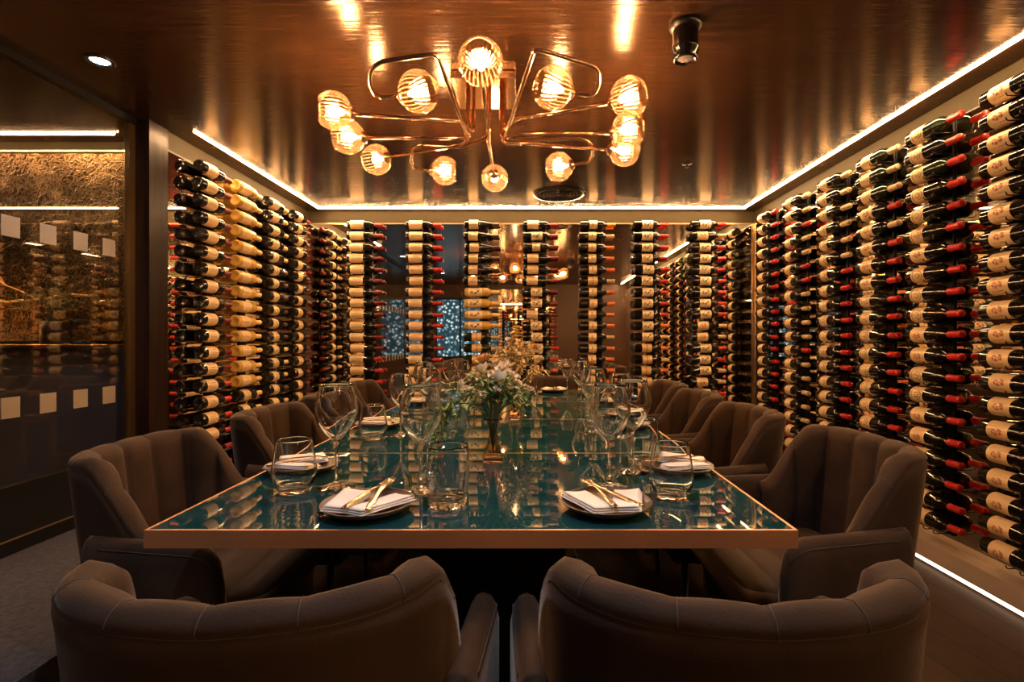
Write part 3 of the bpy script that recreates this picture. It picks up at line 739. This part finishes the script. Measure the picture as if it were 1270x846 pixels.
# ------------------------------------------------------------------ chairs
def chair_parts():
    D = {}
    # backrest: lofted around a U in plan, channels on the inside
    path = [(-.246,.040),(-.245,-.02),(-.236,-.08),(-.208,-.145),(-.135,-.194),(0,-.214),(.135,-.194),(.208,-.145),(.236,-.08),(.245,-.02),(.246,.040)]
    NU = 168; K = 8; TH = .044
    mb = MB(); rows_ = []
    P = [cr([(x,y,0) for x,y in path], i/NU) for i in range(NU+1)]
    ln_ = [0]
    for a, b_ in zip(P, P[1:]): ln_.append(ln_[-1]+(b_-a).length)
    tot = ln_[-1]
    def top(i):
        y = P[i].y; t = min(1,max(0,(y+.125)/.165)); t = t*t*(3-2*t)
        return .812 - .006*(1-abs(P[i].x)/.246) - .20*t
    seam_l = []
    for i in range(NU+1):
        d = (P[min(i+1,NU)]-P[max(i-1,0)]).normalized(); n_ = Vector((d.y,-d.x,0))   # outward (right of travel)
        if n_.dot(Vector((P[i].x, P[i].y+.02, 0))) < 0: n_ = -n_
        zt = top(i); s = ln_[i]/tot
        ph = s*K; fl = abs(math.sin(PI*ph)); flute = .019*(fl**.6)     # channel bulge
        ends = min(1, min(s, 1-s)*K*1.3); th = TH*(.45+.55*math.sqrt(ends))
        ring = []; lean = .055
        def pt(o_, z): 
            q = P[i] + n_*(o_) ; k = (z-.42)/.4; return (q.x + n_.x*lean*.35*k, q.y + n_.y*lean*k*.9, z)
        # outside going up, over the rim, inside going down
        r_ = .022; 
        prof = [(-.004,.24),(0,.40),(.004,zt-.16),(.004,zt-.055),(.005,zt-.030),(.000,zt-.024),(.003,zt-.016),(-.003,zt-.006),(-.012,zt),(-.5*th,zt+.003+.003*fl),(-th-flute*.5+.010,zt-.002),(-th-flute*.8,zt-.014),(-th-flute,zt-.035),(-th-flute,zt-.10),(-th-flute,max(.46,zt-.22)),(-th-flute*.8,.43),(-th+.01,.38)]
        ring = [pt(o_, z) for o_, z in prof]
        seam_l.append(Vector(pt(-.0005, zt-.024)) )
        rows_.append(ring)
    m_ = len(rows_[0]); vs = [v for r in rows_ for v in r]; fs = []
    for i in range(NU):
        for k in range(m_-1): fs.append((i*m_+k, i*m_+k+1, (i+1)*m_+k+1, (i+1)*m_+k))
    fs.append(tuple(range(m_))); fs.append(tuple(NU*m_+k for k in reversed(range(m_))))
    mb.add(vs, fs); D['backrest'] = mb.data('backrest', M['velvet'])
    st = MB().add(*tube(seam_l[2:-2], .0012, 5))
    D['seam'] = st.data('seam', M['stitch'])
    D['cross'] = []
    for q in range(1, K):
        i = min(range(NU+1), key=lambda i: abs(ln_[i]/tot-q/K)); rg = rows_[i]
        D['cross'].append(MB().add(*tube([Vector(v)+Vector((0,0,.0004)) for v in rg[5:12]], .0009, 5)).data('seam', M['stitch']))
    # armrest (right side, x>0); rounded nose, flows into the wing
    def arm(sx):
        n = 26; rings = []; A = []
        for i in range(n+1):
            t = i/n; y = -.10+.325*t
            nose = max(0,(y-.150)/.075); k = math.sqrt(max(0,1-min(1,nose)**2.2))
            w_ = .026*(.25+.75*k); zt = .637-.018*t-.09*(1-k); xc = .262+.023*min(1,t*1.3)
            zb = .25+.03*t
            ring = []
            q = [(-w_,zb),(-w_-.004,.42),(-w_-.004,zt-.05),(-w_*.95,zt-.022),(-w_*.6,zt-.006),(0,zt),(w_*.6,zt-.006),(w_*.95,zt-.022),(w_+.004,zt-.05),(w_+.004,.42),(w_,zb)]
            rings.append([(sx*(xc+dx), y, z) for dx, z in q]); A.append(Vector((sx*(xc+w_*.95+.001), y, zt-.021)))
        m2 = len(rings[0]); vs = [v for r in rings for v in r]; fs = []
        for i in range(n):
            for k in range(m2): 
                l = (k+1)%m2; f_ = (i*m2+k, i*m2+l, (i+1)*m2+l, (i+1)*m2+k); fs.append(f_ if sx<0 else f_[::-1])
        f1 = tuple(range(m2)); f2 = tuple(n*m2+k for k in reversed(range(m2))); fs += [f1 if sx>0 else f1[::-1], f2 if sx>0 else f2[::-1]]
        return MB().add(vs, fs).data('armrest', M['velvet']), MB().add(*tube(A[3:-1], .0010, 5)).data('seam', M['stitch'])
    D['arm'] = [arm(-1), arm(1)]
    # seat cushion + under-frame
    def pad(z0, z1, hw, yf, yb, r):
        bm = bmesh.new(); bmesh.ops.create_cube(bm, size=1)
        for v in bm.verts: v.co = (v.co.x*2*hw, yb+(v.co.y+.5)*(yf-yb), z0+(v.co.z+.5)*(z1-z0))
        bmesh.ops.bevel(bm, geom=bm.edges[:], offset=r, segments=5, profile=.5, affect='EDGES')
        me = bpy.data.meshes.new('seat'); bm.to_mesh(me); bm.free(); me.materials.append(M['velvet']); me.polygons.foreach_set('use_smooth',[True]*len(me.polygons)); return me
    def channels():
        nx, ny, K_ = 40, 60, 5; vs = []; fs = []; hw, yb_, yf_ = .238, -.135, .290
        for j in range(ny+1):
            for i in range(nx+1):
                u, v = i/nx, j/ny; a = 2*u-1; b = 2*v-1
                e_ = max(0, 1-abs(a)**6)*max(0, 1-abs(b)**8)
                x = hw*a*(1-.10*max(0,b)**3); y = yb_+(yf_-yb_)*v - .012*a*a*max(0,b)
                z = .435 + .045*e_**.5 + .012*(abs(math.sin(PI*v*K_))**.5-1)*e_
                vs.append((x,y,z))
        for j in range(ny):
            for i in range(nx): q = j*(nx+1)+i; fs.append((q,q+1,q+nx+2,q+nx+1))
        return MB().add(vs, fs).data('seat_channels', M['velvet'])
    D['chan'] = channels()
    D['seat'] = pad(.365,.452,.240,.290,-.135,.025); D['base'] = pad(.24,.376,.245,.245,-.17,.02)
    D['leg'] = MB().add(*lathe([(0,0),(.009,0),(.010,.004),(.016,.245),(0,.245)],14)).data('leg', M['black'])
    return D
CP = chair_parts()
def chair(x, y, rz, label, group='velvet tub chairs around the table'):
    r = tag(empty('tub_chair', (x,y,0), rz), label, 'chair', group)
    bk = link('backrest', CP['backrest'], r); link('seam', CP['seam'], bk)
    for c_ in CP['cross']: link('seam', c_, bk)
    for a_, s_ in CP['arm']:
        q = link('armrest', a_, r); link('seam', s_, q)
    st_ = link('seat', CP['seat'], r); link('seat_channels', CP['chan'], st_); link('seat_base', CP['base'], r)
    for sx in (-1,1):
        for yy in (-.13,.19): link('leg', CP['leg'], r, (sx*.21, yy, 0))
    return r
RY = [(.84,1.55), (.79,2.215), (.79,2.88), (.80,3.545)]
ordn = ['nearest','second','third','farthest']
for i, (xx, yy) in enumerate(RY):
    chair(xx, yy, PI/2, f'velvet tub chair at the right side of the table, {["nearest to viewer","second from the viewer","third from the viewer","farthest from viewer"][i]}')
for i, yy in enumerate([1.50, 2.2, 2.87, 3.54]):
    chair((-.975,-.97,-.98,-1.04)[i], yy, -PI/2+(.05 if i==0 else 0), f'velvet tub chair at the left side of the table, {["nearest to viewer","second from the viewer","third from the viewer","farthest from viewer"][i]}')
chair(-.372, .815, .03, 'velvet tub chair seen from behind at the near table end, left one')
chair(.272, .815, -.02, 'velvet tub chair seen from behind at the near table end, right one')
chair(-.445, 3.99, PI, 'dark tub chair facing the viewer at the far table end, left one')
chair(.205, 3.99, PI, 'dark tub chair facing the viewer at the far table end, right one')

# ------------------------------------------------------------------ tableware
def shell(prof_out, th, n=40, foot=None):
    inner = [(max(r-th,0), h) for r, h in reversed(prof_out)]
    return inner
def wine_glass(H=.25, R=.05, rimr=.036, foot=.042, name='wine_glass'):
    hb = H*.46     # bowl bottom
    out = [(0,0),(foot,0),(foot,.0012),(foot*.6,.0035),(.008,.009),(.0040,.018),(.0034,.05),(.0034,hb-.02),(.005,hb-.006),(.010,hb+.0),(R*.52,hb+.016),(R*.86,hb+.042),(R,hb+.066),(R*.985,hb+.085),(R*.86,hb+.113),(rimr+.001,H-.001),(rimr,H)]
    inn = [(rimr-.0014,H),(R*.86-.0020,hb+.113),(R*.985-.0022,hb+.085),(R-.0023,hb+.067),(R*.86-.0025,hb+.045),(R*.52-.002,hb+.021),(.008,hb+.006),(0,hb+.0045)]
    # subdivide bowl smoothly
    return MB().add(*lathe(smoothp(out[:5])+out[5:8]+smoothp(out[8:], 3)+smoothp(inn, 3), 40)).data(name, M['glass'])
def smoothp(p, k=2):
    if len(p) < 3: return list(p)
    o = []
    N = (len(p)-1)*k
    for i in range(N+1):
        v = cr([(a,b,0) for a,b in p], i/N); o.append((max(v.x,0), v.y))
    return o
def tumbler(H=.125, R=.05, rim=.037, base=.030):
    out = [(0,0),(base*.9,0),(base+.004,.004),(R*.92,.026),(R,.050),(R*.93,.08),(rim+.0045,H*.88),(rim,H)]
    inn = [(rim-.0014,H),(rim+.003,H*.88),(R*.93-.0018,.08),(R-.002,.050),(R*.92-.003,.029),(base,.013),(0,.010)]
    return MB().add(*lathe(smoothp(out,3)+smoothp(inn,3), 40)).data('stemless_glass', M['glass'])
def straight(H=.13, R=.047):
    out = [(0,0),(R*.80,0),(R*.86,.004),(R*.93,.03),(R*1.0,.07),(R*.985,H*.85),(R*.96,H)]
    inn = [(R*.93,H),(R*.955,H*.85),(R*.97,.07),(R*.9,.032),(R*.8,.018),(0,.014)]
    return MB().add(*lathe(smoothp(out,3)+smoothp(inn,3), 40)).data('water_glass', M['glass'])
WG = wine_glass(.25,.050,.037); WG2 = wine_glass(.232,.043,.031,.038); TG = tumbler(); SG = straight()
GN = 'glassware on the table'
def put(me, name, x, y, label, cat): 
    o = link(name, me, None, (x, y, TZ+.0004), (0,0,rnd.uniform(0,6))); return tag(o, label, cat, GN)
put(WG,'wine_glass',-.476,1.25,'large wine glass near the left front corner, left of the others','wine glass')
put(TG,'stemless_glass',-.560,1.21,'empty stemless glass at the left front corner of the table','glass')
put(WG,'wine_glass',-.262,1.215,'large wine glass behind the left end plate','wine glass')
put(SG,'water_glass',-.182,1.114,'straight water glass to the right of the left end plate','glass')
put(TG,'stemless_glass',-.57,1.845,'stemless glass at the second left setting','glass')
put(WG2,'wine_glass',-.49,1.92,'wine glass at the second left setting beside the stemless glass','wine glass')
put(WG,'wine_glass',-.40,2.02,'wine glass at the second left setting, nearer the flowers','wine glass')
put(WG,'wine_glass',-.535,2.54,'wine glass at the third left setting','wine glass')
put(TG,'stemless_glass',-.43,2.50,'stemless glass at the third left setting','glass')
put(WG2,'wine_glass',-.495,3.10,'left of the pair of wine glasses near the far left corner','wine glass')
put(WG2,'wine_glass',-.42,3.16,'right of the pair of wine glasses near the far left corner','wine glass')
put(WG2,'wine_glass',.035,3.42,'wine glass standing right of the flowers by the far plates','wine glass')
put(WG2,'wine_glass',.235,3.36,'wine glass standing right of the far right plate','wine glass')
put(WG,'wine_glass',.262,2.69,'wine glass at the third right setting','wine glass')
put(TG,'stemless_glass',.36,2.72,'stemless glass at the third right setting','glass')
put(WG,'wine_glass',.190,1.245,'large wine glass behind the right end plate','wine glass')
put(WG,'wine_glass',.275,1.39,'large wine glass at the first right setting, leaning against the side plates view','wine glass')['label'] = 'large wine glass between the end plate glass and the right side chairs'
put(TG,'stemless_glass',.318,1.165,'empty stemless glass at the right front corner of the table','glass')
put(SG,'water_glass',.325,1.50,'straight water glass behind the right corner stemless glass','glass')
put(WG,'wine_glass',.24,1.98,'wine glass at the second right setting, nearer the flowers','wine glass')
put(WG2,'wine_glass',.33,1.90,'smaller wine glass at the second right setting','wine glass')
put(TG,'stemless_glass',.27,2.12,'stemless glass at the second right setting behind the wine glasses','glass')
put(WG2,'wine_glass',.30,3.05,'wine glass near the far right corner of the table','wine glass')
put(SG,'water_glass',-.36,2.86,'straight water glass on the left half of the far table','glass')

plate_d = MB().add(*lathe(smoothp([(0,.004),(.045,.004),(.055,.0),(.060,.0),(.080,.008),(.094,.018),(.096,.0205),(.0935,.0215)],2)+smoothp([(.0925,.0205),(.078,.0125),(.055,.0085),(0,.0080)],2),56)).data('plate', M['plate'])
def napkin_data():
    """folded linen laid in a shallow V: two rectangular wings of three layers"""
    mb = MB()
    for s in (-1,1):
        A = Matrix.Translation((s*.010,0,.0135)) @ Matrix.Rotation(s*-.34,4,'Z') @ Matrix.Rotation(s*-.10,4,'Y')
        for l in range(3):
            nx, ny = 8, 10; x0_,x1_ = .004+l*.001,.066-l*.0025; y0_,y1_ = -.070+l*.002,.064-l*.004; z0_ = l*.0042; t_ = .0038
            vs=[]; 
            for side in (0,1):
                for j in range(ny+1):
                    for i in range(nx+1):
                        u, v = i/nx, j/ny
                        e_ = min(u,1-u,v,1-v)*8; rr = min(1,e_)**.5
                        zz = z0_+t_*.5+(t_*.5*(.35+.65*rr))*(1 if side else -1) + .0012*math.sin(u*5+v*7+l)*v
                        vs.append((s*(x0_+(x1_-x0_)*u), y0_+(y1_-y0_)*v, zz))
            st_ = (nx+1)*(ny+1); fs=[]
            idx = lambda i,j,side: side*st_+j*(nx+1)+i
            for j in range(ny):
                for i in range(nx):
                    fs.append((idx(i,j,1),idx(i+1,j,1),idx(i+1,j+1,1),idx(i,j+1,1))); fs.append((idx(i,j,0),idx(i,j+1,0),idx(i+1,j+1,0),idx(i+1,j,0)))
            for i in range(nx):
                fs.append((idx(i,0,0),idx(i+1,0,0),idx(i+1,0,1),idx(i,0,1))); fs.append((idx(i+1,ny,0),idx(i,ny,0),idx(i,ny,1),idx(i+1,ny,1)))
            for j in range(ny):
                fs.append((idx(0,j+1,0),idx(0,j,0),idx(0,j,1),idx(0,j+1,1))); fs.append((idx(nx,j,0),idx(nx,j+1,0),idx(nx,j+1,1),idx(nx,j,1)))
            if s < 0: fs = [f_[::-1] for f_ in fs]
            mb.add(vs, fs, 0, A)
    return mb.data('napkin', M['linen'])
ND = napkin_data()
def strap(pts, ws, t_):
    """flat bar along pts with half widths ws and thickness t_"""
    vs=[]; fs=[]; n=len(pts)
    for (x,y,z), w_ in zip(pts, ws):
        vs += [(x-w_,y,z),(x-w_*.6,y,z+t_*.6),(x+w_*.6,y,z+t_*.6),(x+w_,y,z),(x+w_*.6,y,z-t_*.4),(x-w_*.6,y,z-t_*.4)]
    for i in range(n-1):
        for k in range(6): l=(k+1)%6; fs.append((i*6+k,(i+1)*6+k,(i+1)*6+l,i*6+l))
    fs.append((0,1,2,3,4,5)); fs.append(tuple((n-1)*6+k for k in reversed(range(6))))
    return vs, fs
def fork_data():
    mb = MB()
    mb.add(*strap([(0,-.095,.004),(0,-.08,.005),(0,-.03,.007),(0,.02,.009),(0,.035,.007),(0,.045,.004),(0,.060,.003)],[.006,.0085,.006,.0028,.003,.011,.0125],.003))
    for k in range(4):
        x = -.0105+.007*k; mb.add(*strap([(x,.058,.003),(x,.075,.003),(x,.090,.005),(x*.96,.103,.008)],[.0021,.0019,.0017,.0007],.002))
    return mb.data('fork', M['cutlery'])
def knife_data():
    mb = MB().add(*strap([(0,-.095,.004),(0,-.085,.004),(0,-.02,.005),(0,.012,.005),(.0005,.022,.005),(.001,.07,.0045),(.002,.100,.004),(.004,.112,.004)],[.006,.0085,.0075,.005,.008,.0095,.007,.0010],.003))
    return mb.data('knife', M['cutlery'])
FD, KD = fork_data(), knife_data()
def setting(x, y, rz, where, big=True):
    R_ = Matrix.Rotation(rz,4,'Z')
    p_ = tag(link('side_plate', plate_d, None, (x,y,TZ+.0004), (0,0,rz)), f'dark brown round side plate {where}', 'plate', 'side plates')
    n_ = tag(link('napkin', ND, None, (x,y,TZ+.0004), (0,0,rz)), f'folded white napkin on the plate {where}', 'napkin', 'folded napkins')
    o = R_ @ Vector((-.010,.016,.0275)); f_ = tag(link('fork', FD, None, (x+o.x,y+o.y,TZ+o.z), (.02,0,rz+.10)), f'fork laid on the napkin {where}', 'fork', 'forks')
    o = R_ @ Vector((.014,.012,.0275)); k_ = tag(link('knife', KD, None, (x+o.x,y+o.y,TZ+o.z), (.02,0,rz+.42)), f'knife laid on the napkin {where}', 'knife', 'knives')
setting(-.343, 1.075, -.32, 'at the near table end, left')
setting(.158, 1.085, .12, 'at the near table end, right')
for i, yy in enumerate((1.40, 2.10, 2.78, 3.36)):
    w_ = ['first (nearest)','second','third','fourth (farthest)'][i]
    setting(-.625, yy, -PI/2+.15, f'at the {w_} left side seat')
    setting(.398, yy, PI/2-.1, f'at the {w_} right side seat')
setting(-.385, 3.50, PI, 'at the far table end, left')
setting(.155, 3.50, PI, 'at the far table end, right')

# flowers in glass vases
vase_p = smoothp([(0,0),(.026,0),(.029,.006),(.026,.03),(.016,.065),(.013,.08),(.018,.105),(.030,.130)],3)
vase_i = smoothp([(.0285,.130),(.0165,.105),(.0115,.08),(.0145,.065),(.0245,.03),(.026,.010),(0,.008)],3)
VD = MB().add(*lathe(vase_p+vase_i, 32)).data('vase', M['amber_glass'])
tag(link('vase', VD, None, (-.112,1.50,TZ+.0004)), 'small waisted amber glass vase with green and cream flowers', 'vase', 'table vases')
bouquet('flower_bouquet', (-.112,1.50,TZ+.115), 'green and cream bouquet in the nearer glass vase', .29, .19,
        [M['leaf'], M['leaf'], M['leaf_pale']], 22, [(M['petal'], .028, 10, 7), (M['petal'], .010, 40, 6)], hang=.09)
tag(link('vase', VD, None, (-.075,2.30,TZ+.0004)), 'glass vase behind the nearer bouquet holding dried rust flowers', 'vase', 'table vases')
bouquet('flower_bouquet', (-.075,2.30,TZ+.115), 'tall dried bouquet of rust and cream flowers behind the green one', .38, .28,
        [M['dried'], M['leaf_pale'], M['dried']], 22, [(M['petal_rust'], .028, 7, 8), (M['petal'], .015, 46, 6)])
